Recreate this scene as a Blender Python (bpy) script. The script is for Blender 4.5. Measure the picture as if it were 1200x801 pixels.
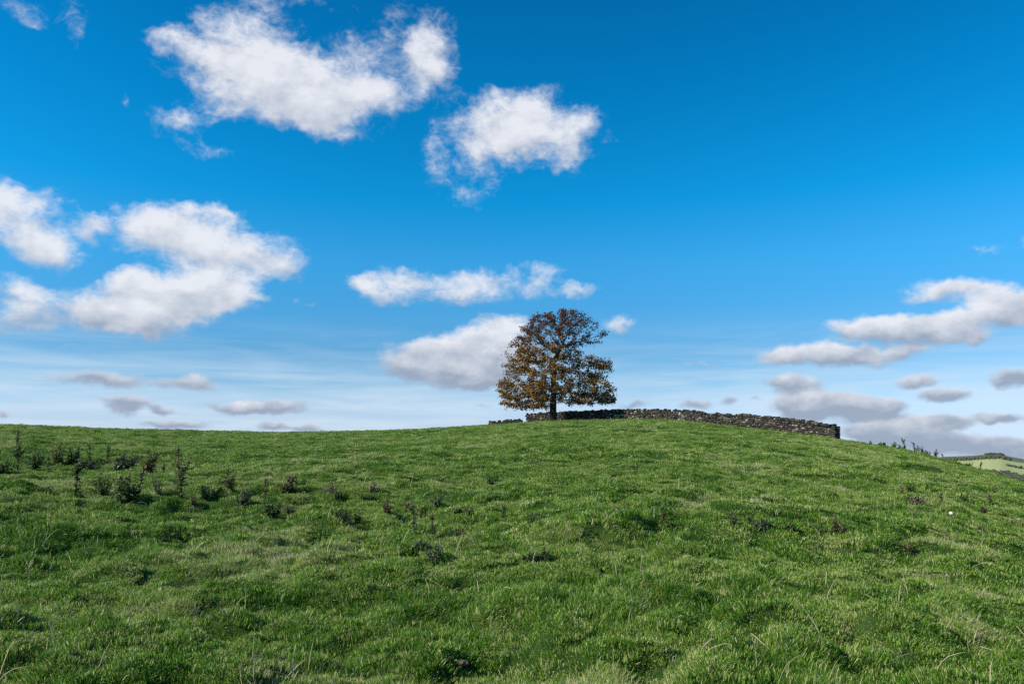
import bpy, bmesh, math, random
import numpy as np
from mathutils import Vector, Matrix

for o in list(bpy.data.objects):
    bpy.data.objects.remove(o, do_unlink=True)
SC = bpy.context.scene
COL = SC.collection
R = math.radians

# ------------------------------------------------------------------ camera, sun, exposure
EYE = 1.6
PITCH = 8.5
LENS = 28.0
FPX = LENS / 36.0 * 1200.0
SUN_AZ = -108.0          # degrees clockwise from +Y (view direction): left and behind
SUN_EL = 33.0

cam_d = bpy.data.cameras.new('camera')
cam_d.lens = LENS
cam_d.sensor_width = 36.0
cam_d.clip_start = 0.1
cam_d.clip_end = 20000.0
cam = bpy.data.objects.new('camera', cam_d)
cam.location = (0, 0, EYE)
cam.rotation_euler = (R(90 + PITCH), 0, 0)
COL.objects.link(cam)
SC.camera = cam

sv = Vector((math.sin(R(SUN_AZ)) * math.cos(R(SUN_EL)), math.cos(R(SUN_AZ)) * math.cos(R(SUN_EL)), math.sin(R(SUN_EL))))
sun_d = bpy.data.lights.new('sun', 'SUN')
sun_d.energy = 5.0
sun_d.angle = R(0.55)
sun_d.color = (1.0, 0.94, 0.85)
sun = bpy.data.objects.new('sun', sun_d)
sun.rotation_euler = (-sv).to_track_quat('-Z', 'Y').to_euler()
sun.location = (-40, -30, 60)
COL.objects.link(sun)

SC.view_settings.view_transform = 'Standard'
SC.view_settings.look = 'None'
EXPO = 0.45
SC.view_settings.exposure = EXPO
SC.view_settings.gamma = 1.0
SC.view_settings.use_curve_mapping = False
SC.render.engine = 'CYCLES'
SC.cycles.max_bounces = 6
SC.cycles.diffuse_bounces = 3
SC.cycles.transmission_bounces = 3
SC.cycles.transparent_max_bounces = 4
SC.cycles.use_denoising = False
SC.render.filter_size = 1.15
SC.cycles.use_adaptive_sampling = True
SC.cycles.adaptive_threshold = 0.012


# ------------------------------------------------------------------ pixel helpers (photograph is 1200 x 801)
def pix_dir(px, py):
    x, y, z = (px - 600.0) / FPX, (400.5 - py) / FPX, -1.0
    c, s = math.cos(R(90 + PITCH)), math.sin(R(90 + PITCH))
    d = Vector((x, y * c - z * s, y * s + z * c))
    return d.normalized()


def az_el(px, py):
    d = pix_dir(px, py)
    return math.atan2(d.x, d.y), math.asin(d.z)


# ------------------------------------------------------------------ node helpers
class NT:
    def __init__(self, tree):
        self.t = tree
        self.n = tree.nodes
        self.l = tree.links

    def node(self, kind, **kw):
        nd = self.n.new(kind)
        for k, v in kw.items():
            setattr(nd, k, v)
        return nd

    def put(self, sock, v):
        if hasattr(v, 'is_linked'):
            self.l.new(v, sock)
        else:
            sock.default_value = v

    def math(self, op, a, b=None, c=None, clamp=False):
        nd = self.node('ShaderNodeMath', operation=op, use_clamp=clamp)
        for i, v in enumerate((a, b, c)):
            if v is not None:
                self.put(nd.inputs[i], v)
        return nd.outputs[0]

    def vec(self, op, a, b=None, scale=None):
        nd = self.node('ShaderNodeVectorMath', operation=op)
        self.put(nd.inputs[0], a)
        if b is not None:
            self.put(nd.inputs[1], b)
        if scale is not None:
            self.put(nd.inputs['Scale'], scale)
        return nd.outputs['Value'] if op in ('LENGTH', 'DOT_PRODUCT') else nd.outputs[0]

    def noise(self, v, scale, detail=4.0, rough=0.55, color=False, dist=0.0):
        nd = self.node('ShaderNodeTexNoise')
        if v is not None:
            self.put(nd.inputs['Vector'], v)
        nd.inputs['Scale'].default_value = scale
        nd.inputs['Detail'].default_value = detail
        nd.inputs['Roughness'].default_value = rough
        nd.inputs['Distortion'].default_value = dist
        return nd.outputs['Color'] if color else nd.outputs['Fac']

    def smooth(self, v, a, b, lo=0.0, hi=1.0):
        nd = self.node('ShaderNodeMapRange', interpolation_type='SMOOTHSTEP')
        self.put(nd.inputs['Value'], v)
        nd.inputs['From Min'].default_value = a
        nd.inputs['From Max'].default_value = b
        nd.inputs['To Min'].default_value = lo
        nd.inputs['To Max'].default_value = hi
        return nd.outputs['Result']

    def mix(self, f, a, b, blend='MIX'):
        nd = self.node('ShaderNodeMix', data_type='RGBA', blend_type=blend)
        self.put(nd.inputs[0], f)
        for i, v in ((6, a), (7, b)):
            if isinstance(v, tuple) and len(v) == 3:
                v = (*v, 1.0)
            self.put(nd.inputs[i], v)
        return nd.outputs[2]

    def ramp(self, f, stops):
        nd = self.node('ShaderNodeValToRGB')
        e = nd.color_ramp.elements
        while len(e) < len(stops):
            e.new(0.5)
        for el, (p, c) in zip(e, stops):
            el.position = p
            el.color = (*c, 1.0)
        self.put(nd.inputs[0], f)
        return nd.outputs['Color']


# ------------------------------------------------------------------ world: blue sky with broken cumulus
# each cloud puff: x, y, half-width, half-height (in photograph pixels), thickness
PUFFS = [
    # big ragged cloud, upper left
    (262, 66, 73.5, 44.1, 1), (330, 96, 86.1, 48.3, 1), (402, 116, 84, 42, 0.95), (365, 140, 63, 21, 0.7),
    (490, 46, 46.2, 46.2, 0.95), (508, 82, 29.4, 35.7, 0.75), (452, 116, 48.3, 23.1, 0.7), (300, 20, 48.3, 25.2, 0.5),
    (350, 4, 84, 12.6, 0.4), (410, 45, 27.3, 18.9, 0.4), (428, 72, 25.2, 23.1, 0.4), (212, 138, 39.9, 21, 0.75),
    (246, 174, 33.6, 10.5, 0.6), (275, 128, 23.1, 16.8, 0.55), (205, 46, 29.4, 18.9, 0.6),
    # cloud in the middle of the upper sky
    (580, 146, 58.8, 35.7, 1.1), (624, 122, 35.7, 23.1, 0.85), (630, 158, 52.5, 27.3, 0.8), (679, 157, 35.7, 23.1, 0.8),
    (660, 184, 35.7, 16.8, 0.55), (507, 186, 15.75, 31.5, 0.62), (542, 220, 46.2, 18.9, 0.55), (560, 182, 44.1, 25.2, 0.8),
    (718, 170, 12.6, 10.5, 0.5),
    # left clouds
    (18, 258, 69.22, 42.53, 1.1), (66, 296, 43.84, 23.39, 0.9), (-10, 232, 57, 20.52, 0.7), (108, 264, 18.46, 18.08, 0.8),
    (172, 268, 62.3, 27.64, 1), (226, 278, 71.52, 29.78, 1), (284, 298, 69.22, 27.64, 0.95), (318, 316, 41.53, 14.89, 0.6),
    (256, 252, 39.23, 9.58, 0.6), (224, 336, 73.84, 25.52, 1.1), (258, 350, 50.76, 23.39, 1), (152, 336, 25.38, 15.95, 0.7),
    (106, 364, 59.99, 25.52, 1), (154, 374, 55.38, 19.14, 0.9), (190, 354, 62.3, 27.64, 0.9), (22, 340, 41.53, 17.01, 0.85),
    (18, 374, 50.76, 17.01, 0.9), (338, 356, 34.61, 4.25, 0.5), (82, 408, 21.2, 4.32, 0.35),
    # middle band
    (484, 320, 46.64, 12.42, 0.8), (458, 340, 46.64, 18.63, 0.85), (418, 334, 23.32, 12.42, 0.75), (538, 342, 48.76, 18.63, 0.85),
    (567, 321, 36.04, 12.42, 0.75), (628, 332, 42.4, 18.63, 1), (682, 343, 29.68, 8.69, 0.75),
    # behind the tree
    (592, 379, 29.68, 10.8, 0.9), (557, 412, 65.72, 23.76, 0.95), (490, 420, 46.64, 18.36, 0.95), (532, 438, 61.48, 16.63, 1.23),
    (585, 440, 46.64, 16.63, 1.1), (586, 404, 53, 19.44, 0.8), (730, 381, 21.2, 9.72, 0.75),
    # right group
    (1088, 342, 44.96, 15.46, 0.9), (1136, 340, 44.96, 13.4, 0.9), (1186, 357, 49.04, 20.61, 1), (1157, 366, 53.13, 16.49, 0.9),
    (1012, 383, 53.13, 14.43, 1), (1062, 386, 59.26, 17.52, 1.05), (1106, 387, 53.13, 16.49, 1), (1146, 395, 28.61, 7.21, 0.7),
    (912, 416, 30.65, 15.46, 0.95), (962, 416, 53.13, 14.43, 1), (1016, 418, 55.18, 11.33, 0.9), (1070, 412, 32.69, 7.21, 0.7),
    (1153, 292, 21.2, 8.64, 0.6), (1196, 290, 14.84, 8.64, 0.5), (1192, 380, 22.47, 9.27, 0.6), (823, 426, 27.56, 5.4, 0.5),
    (925, 451, 41.62, 10.84, 1.1), (940, 473, 45.41, 12.81, 1.3), (976, 477, 60.54, 13.8, 1.37), (1026, 477, 35.95, 12.81, 1.3),
    (1073, 447, 24.6, 7.88, 1.1), (1107, 465, 34.06, 9.86, 1.17), (1188, 444, 30.27, 12.81, 1.3), (1098, 495, 51.08, 8.87, 1.23),
    (1034, 502, 60.54, 12.81, 1.23), (1064, 512, 62.44, 15.77, 1.23), (1176, 491, 28.38, 5.91, 1.04), (1165, 525, 85.14, 13.8, 1.37),
    (852, 469, 10, 7.7, 0.78), (880, 466, 8.51, 4.93, 0.65), (816, 475, 24, 6.6, 0.78), (742, 474, 26, 6.6, 0.78),
    # low grey bars, left horizon
    (120, 445, 65.72, 10.69, 0.91), (220, 448, 36.04, 10.69, 1.1), (300, 475, 62, 8.8, 1.17), (150, 472, 36, 8.8, 1.04),
    (145, 484, 24, 7.7, 0.85), (192, 482, 13, 6.6, 0.98), (205, 499, 44, 5.5, 0.91), (316, 499, 20, 6.6, 0.98),
    (356, 502, 20, 5.5, 0.91), (4, 481, 12, 6.6, 0.78), (562, 474, 16, 3.3, 0.52), (60, 500, 40, 5.5, 0.65),
    # thin scraps, top left corner
    (14, 8, 38.64, 14.7, 0.34), (75, 14, 21.73, 21, 0.34), (90, 44, 14.49, 21, 0.32), (28, 26, 16.91, 9.45, 0.29), (138, 116, 10.87, 10.5, 0.38),
]

world = bpy.data.worlds.new('World')
SC.world = world
world.use_nodes = True
world.cycles.sampling_method = 'NONE'

w = NT(world.node_tree)
w.n.clear()
out = w.node('ShaderNodeOutputWorld')
bg = w.node('ShaderNodeBackground')
SKY = 0.1
EV = 2.0 ** EXPO
bg.inputs['Strength'].default_value = SKY
w.l.new(bg.outputs[0], out.inputs[0])
sky = w.node('ShaderNodeTexSky', sky_type='NISHITA')
sky.sun_disc = False
sky.sun_elevation = R(SUN_EL)
sky.sun_rotation = R(SUN_AZ)
sky.altitude = 300
sky.air_density = 1.0
sky.dust_density = 0.4
sky.ozone_density = 1.5
tc = w.node('ShaderNodeTexCoord')
D = w.vec('NORMALIZE', tc.outputs['Generated'])
sep = w.node('ShaderNodeSeparateXYZ')
w.put(sep.inputs[0], D)
zz = sep.outputs[2]
# the camera's deep, saturated blue
SKYGRADE = [(0.015, (0.312, 0.418, 0.728)), (0.04, (0.313, 0.385, 0.59)), (0.063, (0.353, 0.428, 0.597)), (0.09, (0.275, 0.402, 0.529)), (0.132, (0.158, 0.356, 0.497)), (0.242, (0.087, 0.467, 0.656)), (0.314, (0.014, 0.467, 0.683)), (0.435, (0.004, 0.41, 0.629)), (0.52, (0.004, 0.359, 0.574))]
grade = w.ramp(zz, SKYGRADE)
skyc = w.vec('SCALE', w.mix(1.0, sky.outputs[0], grade, 'MULTIPLY'), scale=2.6 / EV)

# cloud field: puffs summed in azimuth and elevation, their outline broken up by noise
warp1 = w.vec('SCALE', w.vec('SUBTRACT', w.noise(D, 9.0, 1.0, color=True), (.5, .5, .5)), scale=0.045)
warp2 = w.vec('SCALE', w.vec('SUBTRACT', w.noise(D, 40.0, 2.0, 0.6, color=True), (.5, .5, .5)), scale=0.030)
near = w.smooth(zz, 0.0, 0.34, 0.42, 1.0)                 # clouds low over the horizon are farther off and look smaller
dw = w.vec('ADD', D, w.vec('SCALE', w.vec('ADD', warp1, warp2), scale=near))
sx = w.node('ShaderNodeSeparateXYZ')
w.put(sx.inputs[0], dw)
az = w.math('ARCTAN2', sx.outputs[0], sx.outputs[1])
hy = w.math('SQRT', w.math('ADD', w.math('MULTIPLY', sx.outputs[0], sx.outputs[0]), w.math('MULTIPLY', sx.outputs[1], sx.outputs[1])))
el = w.math('ARCTAN2', sx.outputs[2], hy)
cx = w.node('ShaderNodeCombineXYZ')
w.put(cx.inputs[0], az)
w.put(cx.inputs[1], el)
pv = cx.outputs[0]


def vma(a, b, c):
    nd = w.node('ShaderNodeVectorMath', operation='MULTIPLY_ADD')
    for i, v in enumerate((a, b, c)):
        w.put(nd.inputs[i], v)
    return nd.outputs[0]


acc = (0.0, 0.0, 0.0)
prev = (pv, 1.0, 1.0, 0.0, 0.0)
for i, (x, y, rx, ry, th) in enumerate(PUFFS):
    if i % 8 == 7:      # ties this batch to the sum so far, so that the shader works through them in order
        prev = (vma(acc, (1e-9, 1e-9, 0), prev[0]), *prev[1:])
    a0, e0 = az_el(x, y)
    sxx = abs(az_el(x + rx, y)[0] - az_el(x - rx, y)[0]) / 2 * 1.38
    syy = abs(az_el(x, y + ry)[1] - az_el(x, y - ry)[1]) / 2 * 1.48
    # each puff's own coordinates follow from the previous puff's (one running vector)
    v = vma(prev[0], (prev[1] / sxx, prev[2] / syy, 0), ((prev[3] - a0) / sxx, (prev[4] - e0) / syy, 0))
    prev = (v, sxx, syy, a0, e0)
    gr = w.node('ShaderNodeTexGradient', gradient_type='SPHERICAL')
    w.put(gr.inputs[0], v)
    acc = vma(gr.outputs['Fac'], (th, th * e0, th * syy), acc)
sa = w.node('ShaderNodeSeparateXYZ')
w.put(sa.inputs[0], acc)
F0 = sa.outputs[0]
wsum = w.math('MAXIMUM', F0, 1e-4)
mid_el = w.math('DIVIDE', sa.outputs[1], wsum)
size = w.math('MAXIMUM', w.math('DIVIDE', sa.outputs[2], wsum), 0.006)
rel = w.math('DIVIDE', w.math('SUBTRACT', el, mid_el), size)          # -1 at the foot of a puff, 1 at its top
# beyond the view the same broken cumulus goes on
outside = w.math('MAXIMUM', w.smooth(w.math('ABSOLUTE', az), 0.62, 0.80), w.smooth(el, 0.60, 0.78))
drift = w.math('MULTIPLY', w.smooth(w.noise(w.vec('MULTIPLY', D, (1, 1, 2.2)), 3.6, 2.0), 0.54, 0.74, 0.0, 1.1), outside)
F = w.math('ADD', F0, drift)
STRETCH = (1, 1, 1.6)
n1 = w.noise(w.vec('MULTIPLY', D, STRETCH), 22.0, 8.0, 0.60)
n2 = w.noise(w.vec('MULTIPLY', w.vec('ADD', D, (-0.012, 0.0, 0.016)), STRETCH), 22.0, 4.0, 0.55)
gain = w.math('MULTIPLY', w.math('MULTIPLY', F, 2.6, clamp=True), w.smooth(zz, 0.02, 0.30, 0.60, 1.0))
d1 = w.math('ADD', w.math('MULTIPLY', F, 1.16), w.math('MULTIPLY', w.math('MULTIPLY', w.math('SUBTRACT', n1, 0.5), 1.75), gain))
d1 = w.math('SUBTRACT', d1, 0.20)
fib = w.noise(w.vec('MULTIPLY', dw, STRETCH), 95.0, 4.0, 0.65)
alpha = w.smooth(w.math('MULTIPLY_ADD', w.math('SUBTRACT', fib, 0.5), w.smooth(zz, 0.05, 0.3, 0.42, 0.75), w.math('MULTIPLY', d1, w.smooth(zz, 0.05, 0.26, 1.8, 1.0))), 0.0, 1.20)
lit = w.math('MULTIPLY_ADD', rel, 0.75, w.smooth(zz, 0.05, 0.22, 0.10, 0.88))
lit = w.math('ADD', lit, w.math('MULTIPLY', w.math('SUBTRACT', n1, n2), 1.3), clamp=True)
cc = w.mix(lit, (0.33, 0.40, 0.52), (0.83, 0.85, 0.91))
cc = w.vec('SCALE', cc, scale=1.0 / SKY / EV)
# high thin veil near the horizon
veil_n = w.noise(w.vec('MULTIPLY', D, (2.2, 2.2, 26.0)), 2.6, 3.0, 0.55, dist=0.5)
veil = w.math('MULTIPLY', w.smooth(veil_n, 0.18, 0.80), w.smooth(zz, 0.03, 0.19, 1.0, 0.0))
veil = w.math('MAXIMUM', veil, w.smooth(zz, 0.0, 0.10, 0.62, 0.0))
vc = w.vec('SCALE', (0.66, 0.79, 0.93), scale=1.0 / SKY / EV)
c1 = w.mix(w.math('MULTIPLY', veil, 0.9), skyc, vc)
c2 = w.mix(w.math('MULTIPLY', alpha, 0.96), c1, cc)
w.put(bg.inputs['Color'], c2)


# ------------------------------------------------------------------ mesh helpers
def new_mesh(name, verts, faces, mats=(), smooth=False, attrs=None):
    me = bpy.data.meshes.new(name)
    verts = np.asarray(verts, dtype=np.float32)
    me.vertices.add(len(verts))
    me.vertices.foreach_set('co', verts.ravel())
    if isinstance(faces, np.ndarray):
        nl, k = faces.size, faces.shape[1]
        me.loops.add(nl)
        me.loops.foreach_set('vertex_index', faces.astype(np.int32).ravel())
        me.polygons.add(len(faces))
        me.polygons.foreach_set('loop_start', np.arange(0, nl, k, dtype=np.int32))
    else:
        lens = np.array([len(f) for f in faces], dtype=np.int32)
        idx = np.fromiter((i for f in faces for i in f), dtype=np.int32)
        me.loops.add(len(idx))
        me.loops.foreach_set('vertex_index', idx)
        me.polygons.add(len(faces))
        me.polygons.foreach_set('loop_start', np.concatenate(([0], np.cumsum(lens)[:-1])).astype(np.int32))
    me.update(calc_edges=True)
    me.validate()
    if smooth:
        me.polygons.foreach_set('use_smooth', np.ones(len(me.polygons), dtype=bool))
    for m in mats:
        me.materials.append(m)
    for k, v in (attrs or {}).items():
        v = np.asarray(v, dtype=np.float32)
        if v.ndim == 1:
            a = me.attributes.new(k, 'FLOAT', 'POINT')
            a.data.foreach_set('value', v)
        else:
            a = me.attributes.new(k, 'FLOAT_VECTOR', 'POINT')
            a.data.foreach_set('vector', v.ravel())
    return me


def add(name, data, parent=None, loc=None, label=None, cat=None, group=None, kind=None):
    o = bpy.data.objects.new(name, data)
    COL.objects.link(o)
    if parent is not None:
        o.parent = parent
    if loc is not None:
        o.location = loc
    if label:
        o['label'] = label
    if cat:
        o['category'] = cat
    if group:
        o['group'] = group
    if kind:
        o['kind'] = kind
    return o


class MB:
    """collects vertices and faces of one mesh"""
    def __init__(self):
        self.v, self.f, self.a = [], [], []

    def put(self, vs, fs, val=None):
        b = len(self.v)
        self.v.extend(vs)
        self.f.extend([tuple(i + b for i in f) for f in fs])
        if val is not None:
            self.a.extend([val] * len(vs))

    def tube(self, pts, rads, n=6, val=None, cap=True):
        vs, fs = [], []
        up = Vector((0.13, 0.37, 0.92)).normalized()
        for i, p in enumerate(pts):
            p = Vector(p)
            t = (Vector(pts[min(i + 1, len(pts) - 1)]) - Vector(pts[max(i - 1, 0)]))
            t = t.normalized() if t.length > 1e-9 else Vector((0, 0, 1))
            a = t.cross(up)
            if a.length < 1e-3:
                a = t.cross(Vector((1, 0, 0)))
            a.normalize()
            b = t.cross(a)
            for k in range(n):
                th = 2 * math.pi * k / n
                vs.append(tuple(p + (a * math.cos(th) + b * math.sin(th)) * rads[i]))
        for i in range(len(pts) - 1):
            for k in range(n):
                k2 = (k + 1) % n
                fs.append((i * n + k, i * n + k2, (i + 1) * n + k2, (i + 1) * n + k))
        if cap:
            fs.append(tuple(range(n - 1, -1, -1)))
            fs.append(tuple(range((len(pts) - 1) * n, len(pts) * n)))
        self.put(vs, fs, val)

    def build(self, name, mat, smooth=False, attr=None):
        return new_mesh(name, self.v, self.f, [mat], smooth, {attr: self.a} if attr else None)


def principled(nt):
    nt.n.clear()
    o = nt.node('ShaderNodeOutputMaterial')
    b = nt.node('ShaderNodeBsdfPrincipled')
    nt.l.new(b.outputs[0], o.inputs[0])
    b.inputs['Roughness'].default_value = 0.85
    b.inputs['Specular IOR Level'].default_value = 0.25
    return o, b


def material(name):
    m = bpy.data.materials.new(name)
    m.use_nodes = True
    nt = NT(m.node_tree)
    o, b = principled(nt)
    return m, nt, o, b


def leafy(name, colour_fn, trans=0.3, gloss=0.25, rough=0.55):
    """thin leaf: diffuse and a little light coming through"""
    m, nt, o, b = material(name)
    c = colour_fn(nt)
    nt.put(b.inputs['Base Color'], c)
    b.inputs['Roughness'].default_value = rough
    b.inputs['Specular IOR Level'].default_value = gloss
    tr = nt.node('ShaderNodeBsdfTranslucent')
    nt.put(tr.inputs[0], c)
    mx = nt.node('ShaderNodeMixShader')
    mx.inputs[0].default_value = trans
    nt.l.new(b.outputs[0], mx.inputs[1])
    nt.l.new(tr.outputs[0], mx.inputs[2])
    nt.l.new(mx.outputs[0], o.inputs[0])
    return m


# ------------------------------------------------------------------ terrain height
_tab = np.random.default_rng(5).random((256, 256))


def vnoise(x, y, s, seed=0):
    x = np.asarray(x, dtype=float) / s + 37.7 * seed + 500
    y = np.asarray(y, dtype=float) / s + 91.3 * seed + 500
    xi, yi = np.floor(x).astype(int), np.floor(y).astype(int)
    fx, fy = x - xi, y - yi
    fx = fx * fx * fx * (fx * (fx * 6 - 15) + 10)
    fy = fy * fy * fy * (fy * (fy * 6 - 15) + 10)
    t = lambda i, j: _tab[i & 255, j & 255]
    a = t(xi, yi) * (1 - fx) + t(xi + 1, yi) * fx
    b = t(xi, yi + 1) * (1 - fx) + t(xi + 1, yi + 1) * fx
    return a * (1 - fy) + b * fy


# skyline of the hill: pixel x, pixel y, distance of the crest
SKYLINE = [(0, 498.2, 84), (80, 500.7, 86), (150, 503.2, 88), (230, 505.7, 90), (320, 507.2, 92), (400, 506.7, 94), (480, 503.7, 98),
           (540, 500.2, 102), (570, 498.2, 106), (610, 495.7, 106), (650, 493.2, 103), (700, 492.2, 100), (750, 491.7, 99), (800, 493.7, 97),
           (850, 499.3, 93), (900, 504.3, 88), (950, 510.8, 83), (980, 515.3, 80), (1020, 522.3, 72), (1060, 528.8, 65), (1100, 538.8, 60), (1150, 551.8, 55),
           (1200, 566.8, 52)]
_az, _m, _d = [], [], []
for (px, py, dd) in SKYLINE:
    d = pix_dir(px, py)
    _az.append(math.degrees(math.atan2(d.x, d.y)))
    _m.append(d.z / math.hypot(d.x, d.y))
    _d.append(dd)
_az = [-180, -120, -70, -45] + _az + [40, 50, 80, 125, 180]
_m = [-.15, -.11, .0, .034] + _m + [-.055, -.075, -.12, -.15, -.15]
_d = [60, 65, 72, 80] + _d + [50, 48, 48, 52, 60]
AZ = np.arange(-180, 180.01, 0.25)
k = np.exp(-0.5 * (np.arange(-10, 11) / 3.5) ** 2)
k /= k.sum()
MT = np.convolve(np.pad(np.interp(AZ, _az, _m), 10, mode='wrap'), k, 'valid')
DT = np.convolve(np.pad(np.interp(AZ, _az, _d), 10, mode='wrap'), k, 'valid')


def relief(x, y):
    """tussocks, hollows and sheep terraces"""
    st = lambda v, lo, hi: np.clip((v - lo) / (hi - lo), 0, 1) ** 2 * (3 - 2 * np.clip((v - lo) / (hi - lo), 0, 1))
    h = (vnoise(x, y, 6.5, 1) - .5) * 0.22
    h = h + (vnoise(x * .8, y * 1.25, 1.9, 2) - .5) * 0.15
    h = h + st(vnoise(x, y, 2.3, 5) * .7 + vnoise(x, y, 1.0, 6) * .3, .48, .66) * 0.10
    r = np.hypot(x, y)
    h = h + (st(vnoise(x, y, 0.62, 3) * .75 + vnoise(x, y, 0.3, 4) * .25, .44, .68) * 0.085 - .03) * np.clip((46 - r) / 22, 0, 1)
    h = h + (st(vnoise(x, y, 0.27, 14), .35, .68) - .5) * 0.075 * np.clip((24 - r) / 10, 0, 1)
    h = h - .06
    return h


def height(x, y, rough=True):
    x = np.asarray(x, dtype=float)
    y = np.asarray(y, dtype=float)
    r = np.hypot(x, y) + 1e-9
    a_ = np.degrees(np.arctan2(x, y))
    m = np.interp(a_, AZ, MT)
    dd = np.interp(a_, AZ, DT)
    b = EYE / dd ** 2
    a = m + 2 * EYE / dd
    over = np.maximum(0, r - dd)
    r1 = dd + 34
    rc = np.minimum(r, r1)
    oc = np.maximum(0, rc - dd)
    h = a * rc - b * rc ** 2 - 0.0021 * oc ** 2
    sl = a - 2 * b * r1 - 0.0042 * 34
    h = h + sl * np.maximum(0, r - r1)
    fl = -34 + 6 * (vnoise(x, y, 420, 7) - .5)
    q = 6.0
    dlt = np.clip((h - fl) / q, -30, 30)
    h = fl + q * np.log1p(np.exp(dlt))
    if rough:
        fade = np.clip((r - 0.4) / 1.5, 0, 1) * np.clip((260 - r) / 120, 0, 1)
        h = h + relief(x, y) * fade * np.clip(1 - (r - 30) / 90 * .55, .45, 1)
    return h


def ground_at(px, py):
    """where the ray through a photograph pixel first meets the hill"""
    d = pix_dir(px, py)
    rr = np.concatenate([np.arange(2.0, 60, 0.03), np.arange(60, 150, 0.1)])
    k = 1 / math.hypot(d.x, d.y)
    x, y, z = d.x * k * rr, d.y * k * rr, EYE + d.z * k * rr
    diff = z - height(x, y)
    hit = np.where(diff <= 0)[0]
    i = hit[0] if len(hit) else int(np.argmin(diff / rr))
    return Vector((x[i], y[i], float(height(x[i], y[i])))), rr[i]


# ------------------------------------------------------------------ ground sheet
azs = np.concatenate([np.arange(-180, -50, 4.0), np.arange(-50, 50, 0.34), np.arange(50, 180, 4.0)])
rs = [0.0, 0.6, 1.2, 1.8, 2.4]
while rs[-1] < 5000:
    r_ = rs[-1]
    rs.append(r_ + (0.07 if r_ < 10 else 0.11 if r_ < 26 else min(0.11 * (r_ / 26) ** 1.5, 1.0) if r_ < 140 else r_ * 0.05))
rs = np.array(rs[1:])
A_, R_ = np.meshgrid(np.radians(azs), rs)
GX, GY = R_ * np.sin(A_), R_ * np.cos(A_)
GZ = height(GX, GY)
nr, na = GX.shape
gv = np.stack([GX.ravel(), GY.ravel(), GZ.ravel()], 1)
gv = np.concatenate([gv, [[0, 0, float(height(0.0, 0.001))]]])
ii, jj = np.meshgrid(np.arange(nr - 1), np.arange(na), indexing='ij')
j2 = (jj + 1) % na
gq = np.stack([ii * na + jj, ii * na + j2, (ii + 1) * na + j2, (ii + 1) * na + jj], -1).reshape(-1, 4)[:, ::-1]
hub = nr * na
gq = [tuple(q) for q in gq.tolist()] + [(j, hub, (j + 1) % na) for j in range(na)]


def sheet_height(x, y):
    """height of the built ground sheet itself (between its vertices)"""
    r = np.hypot(x, y)
    a = np.degrees(np.arctan2(x, y))
    i = np.clip(np.searchsorted(rs, r) - 1, 0, nr - 2)
    j = np.clip(np.searchsorted(azs, a) - 1, 0, na - 2)
    u = np.clip((r - rs[i]) / (rs[i + 1] - rs[i]), 0, 1)
    v = np.clip((a - azs[j]) / (azs[j + 1] - azs[j]), 0, 1)
    return (GZ[i, j] * (1 - u) + GZ[i + 1, j] * u) * (1 - v) + (GZ[i, j + 1] * (1 - u) + GZ[i + 1, j + 1] * u) * v


def patch_colour(nt, shift):
    """lush and tired patches of turf, laid out over the field (0 lush .. 1 straw)"""
    geo = nt.node('ShaderNodeNewGeometry')
    p = geo.outputs['Position']
    a = nt.noise(p, 0.16, 3.0, 0.6)
    b = nt.noise(p, 1.7, 4.0, 0.65)
    s = nt.math('ADD', nt.math('MULTIPLY', a, 0.45), nt.math('MULTIPLY', b, 0.65))
    return nt.math('ADD', s, shift), p


m_soil, nt, o_, b_ = material('turf_soil')
s_, p_ = patch_colour(nt, 0.0)
fine = nt.noise(p_, 14.0, 4.0, 0.7)
c = nt.ramp(nt.math('ADD', nt.math('MULTIPLY', s_, 0.6), nt.math('MULTIPLY', fine, 0.4)),
            [(0.30, (.014, .034, .007)), (0.52, (.028, .066, .010)), (0.74, (.070, .092, .025))])
nt.put(b_.inputs['Base Color'], c)
bp = nt.node('ShaderNodeBump')
bp.inputs['Strength'].default_value = 0.9
bp.inputs['Distance'].default_value = 0.06
nt.put(bp.inputs['Height'], nt.noise(p_, 22.0, 5.0, 0.7))
nt.l.new(bp.outputs[0], b_.inputs['Normal'])
b_.inputs['Roughness'].default_value = 0.95
b_.inputs['Specular IOR Level'].default_value = 0.1
ground = add('ground', new_mesh('ground', gv, gq, [m_soil], True), kind='structure')

# ------------------------------------------------------------------ distant hill on the far side of the valley
RIDGE = [(1000, 541), (1080, 536.5), (1110, 534.5), (1140, 533.5), (1160, 531.8), (1172, 532), (1185, 535), (1200, 537.5), (1240, 541), (1330, 545)]
ra = [math.degrees(math.atan2(pix_dir(*p).x, pix_dir(*p).y)) for p in RIDGE]
rm = [pix_dir(*p).z / math.hypot(pix_dir(*p).x, pix_dir(*p).y) for p in RIDGE]
fa = np.arange(18, 50, 0.12)
FK = 2.3
fr = np.arange(480, 2300, 12.0) * FK
FA, FR = np.meshgrid(np.radians(fa), fr)
FX, FY = FR * np.sin(FA), FR * np.cos(FA)


def far_height(x, y):
    r = np.hypot(x, y) / FK
    a_ = np.degrees(np.arctan2(x, y))
    top = EYE / FK + np.interp(a_, ra, rm) * 1300
    t = np.clip((r - 520) / 780, 0, 1)
    up = -30 + (top + 30) * (t * 0.75 + 0.25 * t * t * (3 - 2 * t))
    down = np.maximum(0, r - 1300)
    h = up - 0.00008 * down ** 2
    h = h + (vnoise(x, y, 300, 11) - .5) * 2.2 * np.clip(1 - np.abs(r - 1300) / 300, 0.35, 1) * (r < 1290)
    return h * FK


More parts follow.
